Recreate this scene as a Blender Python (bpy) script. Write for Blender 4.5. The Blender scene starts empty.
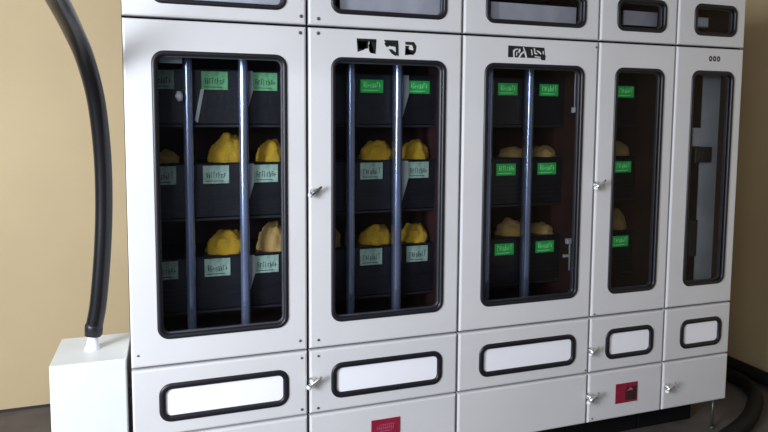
import bpy, math, random
from mathutils import Vector, Matrix, noise

S = bpy.context.scene
COL = S.collection

# ------------------------------------------------------------------ camera
cam_d = bpy.data.cameras.new('camera')
cam = bpy.data.objects.new('camera', cam_d)
COL.objects.link(cam)
yaw, pitch, roll = 0.3290, -0.0827, 0.0063
fwd = Vector((math.sin(yaw)*math.cos(pitch), math.cos(yaw)*math.cos(pitch), math.sin(pitch)))
rt = Vector((math.cos(yaw), -math.sin(yaw), 0)); up = rt.cross(fwd)
R_ = rt*math.cos(roll) + up*math.sin(roll)
U_ = up*math.cos(roll) - rt*math.sin(roll)
m = Matrix((R_, U_, -fwd)).transposed().to_4x4()
m.translation = Vector((0.1582, -2.557, 1.7108))
cam.matrix_world = m
cam_d.sensor_width = 36.0
cam_d.lens = 632.47/768*36.0
cam_d.shift_y = -(216-168.69)/768
cam_d.clip_start = 0.05
S.camera = cam

# ------------------------------------------------------------------ light
w = bpy.data.worlds.new('world'); S.world = w; w.use_nodes = True
w.node_tree.nodes['Background'].inputs[0].default_value = (0.74, 0.82, 1.0, 1)
w.node_tree.nodes['Background'].inputs[1].default_value = 0.17

def area(name, loc, target, sx, sy, power, color):
    d = bpy.data.lights.new(name, 'AREA'); d.shape = 'RECTANGLE'
    d.size = sx; d.size_y = sy; d.energy = power; d.color = color
    o = bpy.data.objects.new(name, d); COL.objects.link(o)
    o.location = loc
    o.rotation_euler = (Vector(target)-Vector(loc)).to_track_quat('-Z', 'Y').to_euler()
    return o
area('daylight_window_light', (-2.6, -2.3, 1.9), (0.8, 0.2, 1.1), 1.3, 1.5, 236, (0.90, 0.95, 1.0))
area('rear_fill_light', (-1.3, -3.7, 2.3), (0.6, 0.2, 1.0), 1.4, 1.0, 40, (0.90, 0.95, 1.0))  # unseen fill added behind the camera to brighten the cabinet interiors

S.view_settings.view_transform = 'Standard'
S.view_settings.look = 'None'
S.view_settings.exposure = 0.0
S.view_settings.gamma = 1.0
S.view_settings.use_curve_mapping = False

# ------------------------------------------------------------------ materials
def mat(name, col, rough=0.5, metal=0.0, noise_amt=0.0, scale=8.0, bump=0.0, bscale=60.0, coat=0.0, spec=0.5, emit=0.0):
    mt = bpy.data.materials.new(name); mt.use_nodes = True
    nt = mt.node_tree; b = nt.nodes['Principled BSDF']
    b.inputs['Base Color'].default_value = (*col, 1)
    b.inputs['Roughness'].default_value = rough
    b.inputs['Metallic'].default_value = metal
    b.inputs['Specular IOR Level'].default_value = spec
    b.inputs['Coat Weight'].default_value = coat
    if emit:
        b.inputs['Emission Color'].default_value = (*col, 1)
        b.inputs['Emission Strength'].default_value = emit
    tc = nt.nodes.new('ShaderNodeTexCoord')
    if noise_amt:
        n = nt.nodes.new('ShaderNodeTexNoise'); n.inputs['Scale'].default_value = scale
        n.inputs['Detail'].default_value = 5
        nt.links.new(tc.outputs['Object'], n.inputs['Vector'])
        r = nt.nodes.new('ShaderNodeMapRange')
        r.inputs[1].default_value = 0.3; r.inputs[2].default_value = 0.7
        r.inputs[3].default_value = 1-noise_amt; r.inputs[4].default_value = 1+noise_amt
        nt.links.new(n.outputs['Fac'], r.inputs[0])
        mx = nt.nodes.new('ShaderNodeVectorMath'); mx.operation = 'SCALE'
        mx.inputs[0].default_value = col
        nt.links.new(r.outputs[0], mx.inputs['Scale'])
        nt.links.new(mx.outputs[0], b.inputs['Base Color'])
    if bump:
        n2 = nt.nodes.new('ShaderNodeTexNoise'); n2.inputs['Scale'].default_value = bscale
        nt.links.new(tc.outputs['Object'], n2.inputs['Vector'])
        bp = nt.nodes.new('ShaderNodeBump'); bp.inputs['Strength'].default_value = bump
        bp.inputs['Distance'].default_value = 0.01
        nt.links.new(n2.outputs['Fac'], bp.inputs['Height'])
        nt.links.new(bp.outputs[0], b.inputs['Normal'])
    return mt

def glass_mat():
    mt = bpy.data.materials.new('window_glass'); mt.use_nodes = True
    nt = mt.node_tree; nt.nodes.clear()
    o = nt.nodes.new('ShaderNodeOutputMaterial'); mx = nt.nodes.new('ShaderNodeMixShader')
    t = nt.nodes.new('ShaderNodeBsdfTransparent'); t.inputs[0].default_value = (0.93, 0.94, 0.97, 1)
    g = nt.nodes.new('ShaderNodeBsdfGlossy'); g.inputs['Roughness'].default_value = 0.03
    f = nt.nodes.new('ShaderNodeFresnel'); f.inputs[0].default_value = 1.17
    nt.links.new(f.outputs[0], mx.inputs[0]); nt.links.new(t.outputs[0], mx.inputs[1])
    nt.links.new(g.outputs[0], mx.inputs[2]); nt.links.new(mx.outputs[0], o.inputs[0])
    return mt

M = dict(
    door=mat('white_painted_steel', (0.645, 0.642, 0.672), 0.38, noise_amt=0.03, scale=3, bump=0.03, bscale=25),
    body=mat('white_cabinet_shell', (0.62, 0.62, 0.64), 0.45, noise_amt=0.03),
    shade_lining=mat('shaded_brown_lining', (0.040, 0.011, 0.009), 0.7, noise_amt=0.5, scale=6),  # interior shade put into the colour, over reddish brown wiring
    rim=mat('black_seal_strip', (0.006, 0.006, 0.007), 0.9, spec=0.1),
    rubber=mat('black_rubber', (0.007, 0.007, 0.012), 0.42),
    inner=mat('grey_inner_frame', (0.11, 0.11, 0.12), 0.35, noise_amt=0.2),
    glass=glass_mat(),
    panel=mat('bright_white_insert', (0.91, 0.91, 0.99), 0.25),
    post=mat('blue_grey_metal', (0.36, 0.43, 0.62), 0.22, metal=0.75, noise_amt=0.15, scale=4),
    shelf=mat('dark_steel_shelf', (0.02, 0.018, 0.022), 0.5),
    module=mat('charcoal_plastic', (0.010, 0.010, 0.014), 0.42, noise_amt=0.35, scale=18, bump=0.15, bscale=40),
    green=mat('green_display', (0.02, 0.30, 0.06), 0.35, noise_amt=0.35, scale=30, emit=0.30),
    mid=mat('soft_green_display', (0.16, 0.46, 0.21), 0.35, noise_amt=0.35, scale=30, emit=0.06),
    pale=mat('glare_green_display', (0.34, 0.50, 0.40), 0.5, noise_amt=0.3, scale=30),  # display green paled, glare put into the colour
    ink=mat('dark_ink', (0.015, 0.05, 0.03), 0.6),
    glow=mat('light_green_segments', (0.22, 0.7, 0.28), 0.4, emit=0.3),
    paper=mat('pale_paper', (0.62, 0.68, 0.68), 0.5),
    yellow=mat('yellow_crumpled_plastic', (0.90, 0.56, 0.04), 0.38, noise_amt=0.28, scale=22, bump=0.9, bscale=35),
    tan=mat('tan_crumpled_plastic', (0.70, 0.46, 0.15), 0.45, noise_amt=0.3, scale=22, bump=0.8, bscale=35),
    chrome=mat('bright_metal', (0.75, 0.75, 0.76), 0.22, metal=0.9),
    screw=mat('dull_screw_metal', (0.16, 0.16, 0.17), 0.4, metal=0.7),
    red=mat('dark_red_plate', (0.26, 0.012, 0.038), 0.4, noise_amt=0.12, scale=40),
    redline=mat('pink_print', (0.45, 0.10, 0.20), 0.5),
    redmark=mat('dark_print', (0.035, 0.015, 0.015), 0.5, noise_amt=0.4, scale=40),
    black=mat('black_lettering', (0.010, 0.010, 0.012), 0.5),
    hose=mat('black_conduit', (0.005, 0.005, 0.007), 0.30, bump=0.02, bscale=80),
    cable=mat('matte_black_cable', (0.006, 0.006, 0.007), 0.65, spec=0.25),
    box=mat('white_box_paint', (0.68, 0.71, 0.72), 0.4, noise_amt=0.02, bump=0.03, bscale=25),
    gland=mat('white_plastic', (0.78, 0.77, 0.80), 0.4),
    plate=mat('grey_mounting_plate', (0.58, 0.62, 0.61), 0.5, noise_amt=0.15, scale=5),
    backplate=mat('pale_grey_plate', (0.62, 0.62, 0.66), 0.5, noise_amt=0.12, scale=9),
    wall=mat('ochre_wall_paint', (0.46, 0.36, 0.215), 0.75, noise_amt=0.05, scale=1.6, bump=0.05, bscale=90),
    floor=mat('dark_grey_floor', (0.10, 0.087, 0.083), 0.6, noise_amt=0.3, scale=4, bump=0.05, bscale=30),
    ceil=mat('ceiling_paint', (0.6, 0.57, 0.52), 0.8),
    foot=mat('foot_steel', (0.10, 0.10, 0.11), 0.4, metal=0.6),
)

# ------------------------------------------------------------------ mesh helpers
class MB:
    def __init__(s): s.v = []; s.f = []; s.sm = []
    def add(s, vs, fs, smooth=False):
        n = len(s.v); s.v += [tuple(v) for v in vs]
        for f in fs: s.f.append(tuple(i+n for i in f)); s.sm.append(smooth)
        return s
    def box(s, x0, x1, y0, y1, z0, z1, b=0.0):
        if b <= 0:
            return s.add([(x0,y0,z0),(x1,y0,z0),(x1,y1,z0),(x0,y1,z0),(x0,y0,z1),(x1,y0,z1),(x1,y1,z1),(x0,y1,z1)],
                     [(0,3,2,1),(4,5,6,7),(0,1,5,4),(1,2,6,5),(2,3,7,6),(3,0,4,7)])
        # chamfered box: front and back loops inset
        L = [[(x0+b,z0+b),(x1-b,z0+b),(x1-b,z1-b),(x0+b,z1-b)], [(x0,z0),(x1,z0),(x1,z1),(x0,z1)]]
        return s.loft([L[0], L[1], L[1], L[0]], [y0, y0+b, y1-b, y1], caps=True)
    def loft(s, loops, ys, caps=False, smooth=False, close=False):
        n = len(loops[0]); vs = []
        for L, y in zip(loops, ys): vs += [(x, y, z) for x, z in L]
        fs = []
        K = len(loops)
        for k in range(K if close else K-1):
            a = k*n; c = ((k+1) % K)*n
            for i in range(n):
                j = (i+1) % n
                fs.append((a+i, c+i, c+j, a+j))
        if caps:
            fs.append(tuple(range(n))); fs.append(tuple((K-1)*n+i for i in reversed(range(n))))
        return s.add(vs, fs, smooth)
    def tube(s, pts, r, n=14, caps=True, smooth=True):
        pts = [Vector(p) for p in pts]
        rs = r if isinstance(r, (list, tuple)) else [r]*len(pts)
        t0 = (pts[1]-pts[0]).normalized()
        ref = Vector((0,0,1)) if abs(t0.z) < .9 else Vector((0,1,0))
        u = t0.cross(ref).normalized(); vs = []
        for i, p in enumerate(pts):
            t = (pts[min(i+1, len(pts)-1)]-pts[max(i-1, 0)]).normalized()
            u = (u - t*u.dot(t)).normalized(); v = t.cross(u)
            for k in range(n):
                a = 2*math.pi*k/n
                vs.append(p+(u*math.cos(a)+v*math.sin(a))*rs[i])
        fs = []
        for i in range(len(pts)-1):
            for k in range(n):
                j = (k+1) % n
                fs.append((i*n+k, i*n+j, (i+1)*n+j, (i+1)*n+k))
        s.add(vs, fs, smooth)
        if caps:
            b = len(s.v)-len(vs)
            s.f.append(tuple(b+k for k in reversed(range(n)))); s.sm.append(False)
            s.f.append(tuple(b+(len(pts)-1)*n+k for k in range(n))); s.sm.append(False)
        return s
    def poly(s, pts, y, t=0.0008):           # thin slab of an x,z outline
        a = sum(pts[i][0]*pts[(i+1) % len(pts)][1]-pts[(i+1) % len(pts)][0]*pts[i][1] for i in range(len(pts)))
        if a < 0: pts = pts[::-1]
        return s.loft([pts, pts], [y-t, y], caps=True)
    def mesh(s, name, m_):
        me = bpy.data.meshes.new(name); me.from_pydata(s.v, [], s.f); me.materials.append(m_)
        me.polygons.foreach_set('use_smooth', s.sm); me.update()
        return me

def link(name, me, parent=None, loc=(0,0,0)):
    o = bpy.data.objects.new(name, me); COL.objects.link(o)
    o.parent = parent; o.location = loc
    return o
def obj(name, mb, m_, parent=None, loc=(0,0,0)):
    return link(name, mb.mesh(name, m_), parent, loc)
def tag(o, label=None, cat=None, group=None, kind=None):
    if label: o['label'] = label
    if cat: o['category'] = cat
    if group: o['group'] = group
    if kind: o['kind'] = kind
    return o

def rrect(x0, x1, z0, z1, r, k=6):
    pts = []
    for cx, cz, a0 in ((x1-r, z0+r, -90), (x1-r, z1-r, 0), (x0+r, z1-r, 90), (x0+r, z0+r, 180)):
        for i in range(k+1):
            a = math.radians(a0+90*i/k)
            pts.append((cx+r*math.cos(a), cz+r*math.sin(a)))
    return pts
def orect(x0, x1, z0, z1, hole, k=6):
    """outer rectangle with one point for each point of rrect(*hole)"""
    hx0, hx1, hz0, hz1, r = hole; pts = []
    H = k/2
    spec = [  # start point, corner, end point of each quarter
        ((hx1-r, z0), (x1, z0), (x1, hz0+r)), ((x1, hz1-r), (x1, z1), (hx1-r, z1)),
        ((hx0+r, z1), (x0, z1), (x0, hz1-r)), ((x0, hz0+r), (x0, z0), (hx0+r, z0))]
    for a, c, b in spec:
        for i in range(k+1):
            if i <= H: t = i/H; p = (a[0]+(c[0]-a[0])*t, a[1]+(c[1]-a[1])*t)
            else: t = (i-H)/H; p = (c[0]+(b[0]-c[0])*t, c[1]+(b[1]-c[1])*t)
            pts.append(p)
    return pts
def off(h, d):                                # shrink a rounded rectangle by d
    return (h[0]+d, h[1]-d, h[2]+d, h[3]-d, max(h[4]-d, 0.004))

def holed_panel(x0, x1, z0, z1, hole, y0, y1, b=0.008):
    mb = MB()
    o0 = orect(x0, x1, z0, z1, hole); oi = orect(x0+b, x1-b, z0+b, z1-b, hole)
    o1 = orect(x0+b*.3, x1-b*.3, z0+b*.3, z1-b*.3, hole)
    h = rrect(*hole)
    mb.loft([h, oi, o1, o0, o0, h], [y0, y0, y0+b*.3, y0+b, y1, y1], close=True)
    return mb
def flat_panel(x0, x1, z0, z1, y0, y1, b=0.008):
    q = lambda d: [(x0+d, z0+d), (x1-d, z0+d), (x1-d, z1-d), (x0+d, z1-d)]
    return MB().loft([q(b), q(b*.3), q(0), q(0)], [y0, y0+b*.3, y0+b, y1], caps=True)
def gasket(hole, wd, bulge=0.007, depth=0.012):
    L = []; Y = []
    for i in range(7):
        a = math.pi*i/6
        L.append(rrect(*off(hole, -0.002+(wd+0.002)*(1-math.cos(a))/2))); Y.append(-bulge*math.sin(a)-0.0002)
    L.append(rrect(*off(hole, wd))); Y.append(depth)
    L.append(rrect(*off(hole, 0.001))); Y.append(depth)
    return MB().loft(L, Y, smooth=True, close=True)

# ------------------------------------------------------------------ room
def struct(name, mb, m_):
    o = obj(name, mb, m_); o['kind'] = 'structure'; return o
struct('floor', MB().box(-3.6, 3.92, -4.2, 1.60, -0.12, 0.0), M['floor'])
struct('wall_back', MB().box(-3.6, 3.80, 1.48, 1.60, 0.0, 3.0), M['wall'])
struct('wall_right', MB().box(3.80, 3.92, -4.2, 1.60, 0.0, 3.0), M['wall'])
struct('ceiling', MB().box(-3.6, 3.92, -4.2, 1.60, 3.0, 3.10), M['ceil'])
struct('baseboard_back', MB().box(-3.6, 3.80, 1.468, 1.48, 0.0, 0.012), M['shelf'])

# ------------------------------------------------------------------ cabinets
Z0 = 0.06                      # height of the cabinet datum above the floor
XS = [0.0, 0.7, 1.395, 2.112, 2.574, 3.018]
ZB, Z1, Z2, Z3, ZT = 0.12, 0.3814, 0.6657, 2.0137, 2.29
DEP = 0.60; G = 0.0050; GX = 0.0055
WIN = [(0.105, 0.615), (0.100, 0.615), (0.110, 0.636), (0.097, 0.390), (0.104, 0.380)]
MAINZ = (0.776, 1.892); LOWZ = (0.440, 0.594); TOPZ = (2.070, 2.226)
ORD = ['first', 'second', 'third', 'fourth', 'fifth']
CLAB = [
    'wide white metal cabinet at the left end of the row, beside the junction box',
    'wide white metal cabinet with three separate black marks and a red plate',
    'wide white metal cabinet with one solid strip of black lettering above its tall window',
    'narrow white metal cabinet with a red plate low down and one column of green displays',
    'narrow white metal cabinet at the right end, its window showing a plain grey plate']

def latch(parent, x, z, big=1.0, key=True, dark=False):
    b = big
    o = obj('latch', MB().tube([(0, 0.001, 0), (0, -0.004, 0), (0, -0.016*b, 0), (0, -0.020*b, 0)], [0.016*b, 0.016*b, 0.012*b, 0.009*b], 20), M['chrome'], parent, (x, 0, z))
    lv = MB().tube([(-0.016*b, -0.022*b, -0.010*b), (0, -0.024*b, 0.002), (0.016*b, -0.026*b, 0.012*b), (0.028*b, -0.024*b, 0.022*b)], [0.009*b, 0.0075*b, 0.006*b, 0.0045*b], 12)
    obj('lever', lv, M['screw' if dark else 'chrome'], o)
    if key:
        kb = MB().tube([(-0.018*b, -0.026*b, -0.008*b), (-0.024*b, -0.028*b, -0.018*b)], [0.011*b, 0.008*b], 12)
        obj('knob', kb, M['gland'], o)
    return o
def screw(parent, x, z, r=0.0055):
    mb = MB().tube([(0, 0.001, 0), (0, -0.003, 0), (0, -0.0042, 0)], [r, r, r*.6], 12)
    mb.box(-r*.7, r*.7, -0.0048, -0.004, -r*.13, r*.13)
    return obj('screw', mb, M['screw'], parent, (x, 0, z))

cabs = []
for c in range(5):
    W = XS[c+1]-XS[c]
    root = bpy.data.objects.new('metal_cabinet', None); COL.objects.link(root)
    root.location = (XS[c], 0, Z0)
    root['label'] = CLAB[c]; root['category'] = 'cabinet'; root['group'] = 'white metal cabinets standing in a row'
    cabs.append(root)
    t = 0.018
    # white outer shell
    sh = MB()
    sh.box(0.002, 0.002+t, 0.036, DEP, ZB, ZT); sh.box(W-0.002-t, W-0.002, 0.036, DEP, ZB, ZT)
    sh.box(0.002+t, W-0.002-t, 0.036, DEP, ZT-t, ZT); sh.box(0.002+t, W-0.002-t, 0.036, DEP, ZB, ZB+t)
    sh.box(0.002+t, W-0.002-t, DEP-t, DEP, ZB+t, ZT-t)
    obj('shell', sh, M['body'], root)
    # lining, unlit interior and brown wiring put into its colour: sides, back and dividers behind each seam
    ln = MB(); a, b = 0.0205, W-0.0205
    ln.box(a, a+.004, 0.036, DEP-.019, ZB+.019, ZT-.019); ln.box(b-.004, b, 0.036, DEP-.019, ZB+.019, ZT-.019)
    ln.box(a+.004, b-.004, DEP-.024, DEP-.019, ZB+.019, ZT-.019)
    for z in (Z1, Z2, Z3): ln.box(a+.004, b-.004, 0.036, DEP-.025, z-.008, z+.008)
    obj('shade_lining', ln, M['shade_lining'], root)
    # black seal strip round every door opening
    sl = MB()
    sl.box(0.002, 0.026, 0.0305, 0.0355, ZB, ZT); sl.box(W-0.026, W-0.002, 0.0305, 0.0355, ZB, ZT)
    for z in (ZB+.012, Z1, Z2, Z3, ZT-.012): sl.box(0.026, W-0.026, 0.0305, 0.0355, z-.012, z+.012)
    obj('seal_strip', sl, M['rim'], root)
    wx0, wx1 = WIN[c]
    # main door, window panel, top door
    for nm, za, zb, hz, r, gw in (('main_door', Z2, Z3, MAINZ, 0.045, 0.017), ('window_panel', Z1, Z2, LOWZ, 0.045, 0.023), ('top_door', Z3, ZT, TOPZ, 0.042, 0.017)):
        hole = (wx0, wx1, hz[0], hz[1], r)
        d = obj(nm, holed_panel(GX, W-GX, za+G, zb-G, hole, 0.0, 0.030), M['door'], root)
        obj('gasket', gasket(hole, gw), M['rubber'], d)
        if nm == 'window_panel':
            obj('white_insert', MB().loft([rrect(*off(hole, gw-.004))]*2, [0.004, 0.010], caps=True), M['panel'], d)
        else:
            hi = off(hole, gw)
            fr = MB().loft([rrect(*off(hole, .001)), rrect(*hi), rrect(*off(hi, .004)), rrect(*off(hi, .004)), rrect(*off(hole, .001))],
                           [0.0125, 0.0125, 0.016, 0.029, 0.029], close=True)
            obj('inner_frame', fr, M['inner'], d)
            obj('glass_pane', MB().loft([rrect(*off(hi, -.003))]*2, [0.006, 0.010], caps=True), M['glass'], d)
        # corner screws
        if nm == 'main_door':
            if c == 0:
                screw(d, W-.036, za+.045); screw(d, W-.030, zb-.030, .007); screw(d, 0.030, za+.055, .004)
            elif c == 1:
                screw(d, .042, za+.040); screw(d, .044, zb-.028, .007)
            elif c == 2: screw(d, W-.018, zb-.030, .005)
            elif c == 3: screw(d, .022, za+.016, .004)
        elif nm == 'window_panel':
            if c == 0: screw(d, W-.030, za+.030); screw(d, W-.030, zb-.030, .005)
            if c == 1: screw(d, .040, za+.026); screw(d, .042, zb-.030, .005)
            if c == 2: screw(d, W-.02, za+.02, .004)
        else:
            if c == 0: screw(d, W-.026, za+.036, .007)
            if c == 1: screw(d, .045, za+.030, .007)
        # latches stand on the door they open
        if nm == 'main_door':
            if c == 1: latch(d, .024, 1.338, dark=True)
            if c == 3: latch(d, .008, 1.325, 1.15)
        if nm == 'window_panel':
            if c == 1: latch(d, .018, .530, 1.15)
            if c == 3: latch(d, .010, .500)
    bd = obj('base_panel', flat_panel(GX, W-GX, ZB+G, Z1-G, 0.0, 0.030), M['door'], root)
    if c == 3: latch(bd, .010, .262, 1.25)
    if c == 4: latch(bd, .030, .250, 1.15)
    if c == 3: screw(bd, .03, .145, .004)
    # rack uprights behind the glass
    if c < 4:
        for px in ([.238, .465] if c < 3 else []):
            p = MB()
            L = []
            for k in range(9):                       # rounded front channel profile
                a_ = math.pi*k/8
                L.append((px-.019*math.cos(a_), .19-.014*math.sin(a_)))
            L += [(px+.019, .228), (px-.019, .228)]
            n = len(L)
            vs = [(x, y, ZB+.05) for x, y in L]+[(x, y, Z3-.012) for x, y in L]
            p.add(vs, [(i, (i+1) % n, n+(i+1) % n, n+i) for i in range(n)], False)
            p.add(vs, [tuple(reversed(range(n))), tuple(n+i for i in range(n))], False)
            o = obj('rack_post', p, M['post'], root)
            for f in o.data.polygons:
                f.use_smooth = len(f.vertices) == 4
        for zt in (1.61, 1.21, .805):
            obj('shelf', MB().box(.026, W-.026, .232, .560, zt-.010, zt), M['shelf'], root)
    obj('plinth', MB().box(0.004, W-(.004 if c < 4 else .07), .17, DEP-.02, -Z0, ZB, .004), M['rim'], root)
    if c == 4:
        for y in (.05, DEP-.06):
            fx = W-.040
            ft = MB().tube([(fx, y, ZB), (fx, y, -Z0+.012)], .007, 10).tube([(fx, y, -Z0+.013), (fx, y, -Z0)], [.014, .019], 16)
            obj('foot', ft, M['foot'], root)

# plates seen through the small top windows
def part(c, name, mb, m_, label=None):
    o = obj(name, mb, m_, cabs[c])
    if label: o['label'] = label
    return o
part(0, 'backing_plate', MB().box(.10, .62, .048, .056, 2.035, 2.25), M['backplate'])
part(1, 'backing_plate', MB().box(.15, .62, .048, .056, 2.035, 2.25), M['backplate'])
part(2, 'backing_plate', MB().box(.16, .615, .048, .056, 2.035, 2.172), M['backplate'])
part(3, 'backing_plate', MB().box(.200, .405, .08, .088, 2.112, 2.182), M['backplate'])
part(4, 'relay_block', MB().box(.204, .280, .08, .12, 2.126, 2.176, .006), M['plate'])

# grey mounting plate with devices inside the last cabinet
pl = MB().box(.302, .428, .120, .126, .70, 1.955)
for z in (.76, 1.30, 1.90): pl.tube([(.33, .1205, z), (.33, .1165, z)], .006, 10)
part(4, 'mounting_plate', pl, M['plate'], 'plain grey mounting plate behind the glass')
bx = MB().box(.236, .350, .085, .119, 1.415, 1.497, .004)
bx.box(.255, .33, .082, .0855, 1.44, 1.475, .002)
part(4, 'relay_block', bx, M['rubber'], 'small black relay block')
part(4, 'cable_duct', MB().box(.238, .300, .110, .126, 1.500, 1.600, .003), M['backplate'])
part(4, 'cable_duct', MB().box(.240, .300, .110, .126, .90, 1.10, .003), M['module'])

# pale shapes behind the glass, the first two standing for reflections
part(0, 'reflection_strip', MB().box(.130, .217, .118, .124, 1.856, 1.880, .002), M['paper'], 'pale strip standing for a frame reflection at the top of the left column')  # inner frame reflection built as a pale solid strip
part(0, 'reflection_blob', MB().tube([(.203, .150, 1.745), (.203, .146, 1.728), (.207, .150, 1.708)], [.009, .016, .010], 10), M['gland'], 'small white blob standing for a glass reflection')  # whitish reflection in the glass built as a solid blob
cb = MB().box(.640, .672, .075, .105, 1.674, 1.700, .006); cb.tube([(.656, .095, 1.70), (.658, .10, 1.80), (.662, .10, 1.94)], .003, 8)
part(2, 'white_block', cb, M['gland'], 'small white block at the right edge of the window')  # small white block on a thin upright tube
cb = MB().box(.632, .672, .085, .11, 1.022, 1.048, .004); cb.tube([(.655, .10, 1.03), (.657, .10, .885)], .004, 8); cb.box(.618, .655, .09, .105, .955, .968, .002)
part(2, 'white_shape', cb, M['paper'], 'white shape hanging at the right edge of the window')  # white bars on a thin upright tube

# ------------------------------------------------------------------ black marks on the doors
def glyphs(c, polys, fx, fz, name='lettering'):
    mb = MB()
    for P in polys: mb.poly([(fx(x), fz(z)) for x, z in P], -0.0003, .0008)
    return part(c, name, mb, M['black'])
fx = lambda x: .209+(x-120)/420*.262; fz = lambda z: 1.974-(z-60)/108*.064
glyphs(1, [[(118,62),(255,62),(255,80),(118,82)], [(118,78),(152,78),(172,138),(124,156)], [(160,78),(192,78),(182,132),(150,138)], [(205,74),(256,74),(250,166),(212,160)],
           [(310,64),(412,64),(412,88),(322,90)], [(310,86),(350,86),(345,110),(326,113)], [(392,86),(414,86),(416,178),(396,162)], [(342,128),(368,128),(402,156),(398,176),(366,160)],
           [(464,70),(528,70),(516,92),(464,90)], [(528,70),(546,100),(540,142),(520,166),(512,152),(524,122),(514,92)], [(464,98),(490,98),(488,128),(518,160),(462,166)], [(125,78),(200,78),(196,130),(130,135)], [(215,74),(200,110),(205,150),(240,160)], [(466,118),(520,130),(518,160),(464,160)], [(340,86),(392,86),(392,110),(352,106)]], fx, fz)
fx = lambda x: .222+(x-150)/335*.200; fz = lambda z: 1.974-(z-82)/122*.060
strip = glyphs(2, [[(155,84),(470,90),(476,150),(484,165),(480,206),(448,206),(440,190),(155,190)]], fx, fz)
cut = MB()
for P in [[(196,128),(214,112),(240,108),(238,118),(216,124),(208,150),(212,190),(200,190)], [(226,140),(234,138),(232,172),(224,176)],
          [(246,112),(258,108),(262,128),(250,150),(242,146)], [(262,150),(292,128),(300,136),(270,164),(258,190),(242,190)],
          [(282,96),(290,94),(312,150),(318,191),(306,191)], [(352,112),(360,112),(368,160),(360,166)],
          [(376,98),(386,98),(392,140),(410,146),(408,156),(384,152)], [(404,116),(430,126),(446,148),(438,154),(420,136),(404,128)],
          [(386,170),(440,176),(436,184),(388,182)], [(456,120),(464,120),(466,150),(458,150)]]:
    cut.poly([(fx(x), fz(z)) for x, z in P], -0.0011, .0005)
obj('light_strokes', cut, M['door'], strip)
def small_text():
    mb = MB()
    for i in range(3):
        x = .208+i*.026
        o_ = [(x+.010+.0105*math.cos(a), 1.955+.014*math.sin(a)) for a in [2*math.pi*k/14 for k in range(14)]]
        i_ = [(x+.010+.0045*math.cos(a), 1.955+.007*math.sin(a)) for a in [2*math.pi*k/14 for k in range(14)]]
        mb.loft([o_, i_, i_, o_], [-.0012, -.0012, -.0002, -.0002], close=True)
    return mb
part(4, 'lettering', small_text(), M['black'])

# ------------------------------------------------------------------ red plates
def red_plate(c, x0, x1, z0, z1, marked):
    q = MB().box(x0, x1, -.0035, 0.0, z0, z1, .0012)
    p = part(c, 'red_plate', q, M['red'])
    mk = MB()
    if marked:
        fxx = lambda u: x0+(x1-x0)*u; fzz = lambda v: z0+(z1-z0)*v
        mk.poly([(fxx(a), fzz(b)) for a, b in ((.44,.12),(.96,.12),(.96,.80),(.52,.80),(.44,.62))], -.0035)
        obj('printed_mark', mk, M['redmark'], p)
        m2 = MB().poly([(fxx(a), fzz(b)) for a, b in ((.50,.58),(.62,.74),(.72,.74),(.78,.58),(.70,.62),(.60,.62))], -.0046)
        obj('printed_mark', m2, M['redline'], p)
    else:
        for i, (a, b) in enumerate(((.30, .82), (.22, .78), (.30, .70), (.18, .84), (.25, .80))):
            zz = z1-.026-i*.015
            mk.box(x0+(x1-x0)*a, x0+(x1-x0)*b, -.0043, -.0034, zz, zz+.0022)
        for i in range(9):
            xx = x0+.026+i*.0095
            mk.box(xx, xx+.0018, -.0043, -.0034, z1-.046-(i % 3)*.004, z1-.028)
        obj('printed_lines', mk, M['redline'], p)
red_plate(1, .279, .414, .210, .314, False)
red_plate(3, .167, .302, .201, .304, True)

# ------------------------------------------------------------------ modules on the rack shelves
rnd = random.Random(4)
MW = .108                                       # half width of a module
def module_mesh():
    mb = MB().box(-MW, MW, 0, .30, 0, .236, .006)
    for i in range(4):                          # low ribs on the lower front
        mb.box(-MW+.02, MW-.02, -.0025, .002, .030+i*.022, .038+i*.022)
    return mb.mesh('module_case', M['module'])
def display_mesh(k): return MB().box(-.055, .055, -.004, 0.0, .148, *((.208,) if k == 'green' else (.226,)), .002)
case_me = module_mesh()
disp_me = {k: display_mesh(k).mesh('display', M[k]) for k in ('green', 'pale', 'mid')}
def marks_mesh(seed, m_):
    r = random.Random(seed); mb = MB()
    x = -.040
    while x < .040:
        wd = r.uniform(.004, .009); h = r.uniform(.017, .027); z = .173+r.uniform(-.003, .003)
        mb.box(x, x+.0022, -.0048, -.0039, z, z+h)
        if r.random() < .7: mb.box(x, x+wd, -.0048, -.0039, z+h-.003, z+h)
        if r.random() < .6: mb.box(x, x+wd, -.0048, -.0039, z+h*.45, z+h*.45+.003)
        if r.random() < .5: mb.box(x+wd-.002, x+wd, -.0048, -.0039, z, z+h*.6)
        x += wd+.004
    mb.box(-.045, .030, -.0048, -.0039, .158, .161)
    return mb.mesh('printed_digits', m_)
marks = {k: [marks_mesh(i, M['glow' if k == 'green' else 'ink']) for i in range(4)] for k in ('green', 'pale', 'mid')}
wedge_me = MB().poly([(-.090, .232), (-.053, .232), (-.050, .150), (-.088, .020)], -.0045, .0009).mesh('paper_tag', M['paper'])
slash_me = MB().poly([(-.058, .150), (-.044, .150), (-.072, .008), (-.084, .020)], -.0045, .0009).mesh('slant_strip', M['paper'])  # pale slanting strip on the case front
COLX = [.120, .350, .583]
ROWZ = [1.61, 1.21, .805]
rown = ['top', 'middle', 'bottom']; coln = ['left', 'centre', 'right']
cabn = ['leftmost cabinet', 'second cabinet from left', 'third cabinet from left', 'narrow red-plate cabinet']
PALE = {(0,0,1),(0,0,2),(0,1,1),(0,1,2),(0,2,1),(0,2,2),(1,1,1),(1,1,2),(1,2,1),(1,2,2),(1,0,1),(1,0,2),(0,0,0)}
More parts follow.
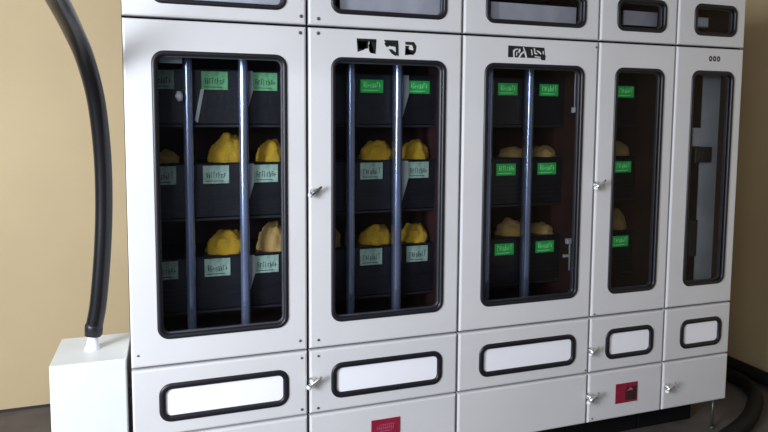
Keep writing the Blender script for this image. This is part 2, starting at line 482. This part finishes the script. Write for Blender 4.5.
for c in range(4):
    for k in (range(3) if c < 2 else ([1, 2] if c == 2 else [1])):
        for r in range(3):
            root = bpy.data.objects.new('meter_module', None); COL.objects.link(root)
            dx = {(0, 2): -.022, (3, 1): .004, (2, 2): .016, (2, 1): .012, (0, 0): .012}.get((c, k), 0)
            root.location = (XS[c]+COLX[k]+dx, .236, Z0+ROWZ[r])
            kind = 'pale' if (c, k, r) in PALE else 'mid' if c == 0 else 'green'
            where = f'{rown[r]} of the {coln[k]} column' if c < 3 else f'{rown[r]} of the single column'
            tag(root, f"module with {'pale' if kind == 'pale' else 'bright'} green display, {where}, {cabn[c]}",
                'meter', 'charcoal modules with green displays on the cabinet shelves')
            link('module_case', case_me, root)
            d = link('display', disp_me[kind], root)
            link('printed_digits', marks[kind][rnd.randrange(4)], d)
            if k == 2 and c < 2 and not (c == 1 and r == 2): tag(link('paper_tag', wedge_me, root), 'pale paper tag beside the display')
            if (c, k, r) == (0, 1, 0): tag(link('slant_strip', slash_me, root), 'pale slanting strip below the display')

# ------------------------------------------------------------------ crumpled bundles lying on the modules
def bundle_mesh(seed, m_, peak=.6):
    nu, nv = 40, 16; vs = []; fs = []
    for j in range(nv+1):
        ph = math.pi/2*j/nv
        for i in range(nu):
            a = 2*math.pi*i/nu
            d = Vector((math.cos(a)*math.cos(ph), math.sin(a)*math.cos(ph), math.sin(ph)))
            n1 = noise.noise(d*2.2+Vector((seed*7.3, 0, 0))); n2 = 1-abs(noise.noise(d*5.5+Vector((0, seed*3.1, 0))))*2
            rr = 1+.20*n1+.10*n2
            x = d.x*rr; y = d.y*rr; z = max(d.z, 0)*rr
            x += (z)*(.25)*(peak-.5)*2
            vs.append((x, y, z))
    for j in range(nv):
        for i in range(nu):
            k2 = (i+1) % nu
            fs.append((j*nu+i, j*nu+k2, (j+1)*nu+k2, (j+1)*nu+i))
    fs.append(tuple(reversed(range(nu))))
    mb = MB().add(vs, fs, True); mb.sm[-1] = False
    return mb.mesh('crumpled_bundle', m_)
bm = {('y', s): bundle_mesh(s, M['yellow'], .75) for s in range(3)}
bm.update({('t', s): bundle_mesh(s+5, M['tan'], .6) for s in range(3)})
# cabinet, row of the module below, local x, half width, height, kind, label
BUN = [
 (0, 1, .402, .074, .112, 'y', 0, 'tall bright yellow crumpled bundle in centre column of the first cabinet, upper one'),
 (0, 2, .395, .080, .094, 'y', 1, 'bright yellow crumpled bundle in centre column of the first cabinet, lower one'),
 (0, 1, .597, .062, .090, 'y', 2, 'yellow bundle at the right window edge of the first cabinet, upper one'),
 (0, 2, .600, .062, .118, 't', 0, 'tan bundle at the right window edge of the first cabinet, lower one'),
 (0, 1, .150, .050, .050, 't', 1, 'dim tan bundle in the left column of the first cabinet'),
 (1, 1, .400, .076, .085, 'y', 1, 'orange yellow bundle in centre column of the second cabinet, upper one'),
 (1, 2, .400, .078, .078, 'y', 0, 'orange yellow bundle in centre column of the second cabinet, lower one'),
 (1, 1, .598, .066, .086, 'y', 2, 'yellow bundle in the right column of the second cabinet, upper one'),
 (1, 2, .598, .066, .080, 'y', 1, 'yellow bundle in the right column of the second cabinet, lower one'),
 (1, 2, .165, .056, .086, 't', 2, 'pale tan bundle in the narrow left gap of the second cabinet'),
 (2, 1, .450, .070, .048, 't', 0, 'flat tan bundle in the left half of the third cabinet, upper one'),
 (2, 2, .448, .074, .072, 't', 1, 'domed tan bundle in the left half of the third cabinet, lower one'),
 (2, 1, .626, .064, .052, 't', 2, 'flat tan bundle in the right half of the third cabinet, upper one'),
 (2, 2, .630, .060, .048, 't', 0, 'flat tan bundle in the right half of the third cabinet, lower one'),
 (3, 1, .382, .054, .074, 't', 1, 'tan bundle in the narrow cabinet with the red plate, upper one'),
 (3, 2, .380, .056, .098, 't', 2, 'tan bundle in the narrow cabinet with the red plate, lower one'),
]
for c, r, x, hw, h, kd, s, lb in BUN:
    o = link('crumpled_bundle', bm[(kd, s)], None, (XS[c]+x, .328, Z0+ROWZ[r]+.2362))
    o.scale = (hw, .074, h)
    tag(o, lb, 'bundle', 'crumpled bundles lying on the modules')

# ------------------------------------------------------------------ white junction box with its gland
BZ = .770
jb = bpy.data.objects.new('junction_box', None); COL.objects.link(jb); jb.location = (-.148, .165, 0)
tag(jb, 'white metal junction box left of the cabinets with a black hose entering its top', 'box')
obj('body', MB().box(-.133, .135, -.152, .165, 0, BZ, .004), M['box'], jb)
obj('cable_gland', MB().tube([(0, 0, BZ-.001), (0, 0, BZ+.006), (.001, 0, BZ+.008), (.003, 0, BZ+.046), (.004, 0, BZ+.056)], [.030, .030, .026, .019, .018], 20), M['gland'], jb)

# ------------------------------------------------------------------ black hose
def spline(P, n=8):
    P = [Vector(p) for p in P]; out = []
    for i in range(len(P)-1):
        a = P[max(i-1, 0)]; b = P[i]; c_ = P[i+1]; d = P[min(i+2, len(P)-1)]
        for k in range(n):
            t = k/n
            out.append(.5*((2*b)+(c_-a)*t+(2*a-5*b+4*c_-d)*t*t+(3*b-a-3*c_+d)*t*t*t))
    out.append(P[-1]); return out
HP = [(-.144, .165, .826), (-.137, .165, .870), (-.119, .160, .970), (-.098, .150, 1.174), (-.086, .135, 1.376), (-.084, .10, 1.574), (-.093, .03, 1.764),
      (-.112, -.08, 1.902), (-.132, -.22, 1.988), (-.146, -.42, 2.051), (-.155, -.55, 2.078), (-.19, -.80, 2.12), (-.40, -1.1, 2.20), (-.9, -1.2, 2.5), (-1.2, -1.2, 3.0)]
hs = bpy.data.objects.new('hose', None); COL.objects.link(hs); hs.location = (-.144, .165, .826)
tag(hs, 'thick black hose curving up from the junction box against the yellow wall', 'hose')
o0 = Vector(hs.location)
obj('tube', MB().tube([p-o0 for p in spline(HP)], .032, 20), M['hose'], hs)
obj('end_collar', MB().tube([(.0, 0, .000), (.002, 0, .006), (.004, 0, .038), (.008, 0, .046)], [.026, .0335, .0340, .0325], 20), M['rubber'], hs)

# ------------------------------------------------------------------ black cables looping on the floor at the right
def floor_cable(P, r, label):
    o = obj('floor_cable', MB().tube(spline(P), r, 14), M['cable'])
    tag(o, label, 'cable'); return o
floor_cable([(2.6, 1.2, .046), (3.1, 1.15, .046), (3.36, .95, .046), (3.53, .68, .046), (3.585, .44, .046), (3.51, .25, .046), (3.37, .12, .046), (3.15, -.02, .046), (2.85, -.14, .046), (2.5, -.25, .046)], .042,
            'black cable looping out from behind the right end cabinet and sweeping forward along the floor')
floor_cable([(2.7, 1.38, .05), (3.2, 1.34, .05), (3.58, 1.18, .05), (3.745, .9, .05), (3.752, .62, .05), (3.752, .40, .05), (3.752, -.6, .05)], .042,
            'thick black cable lying against the foot of the right wall')
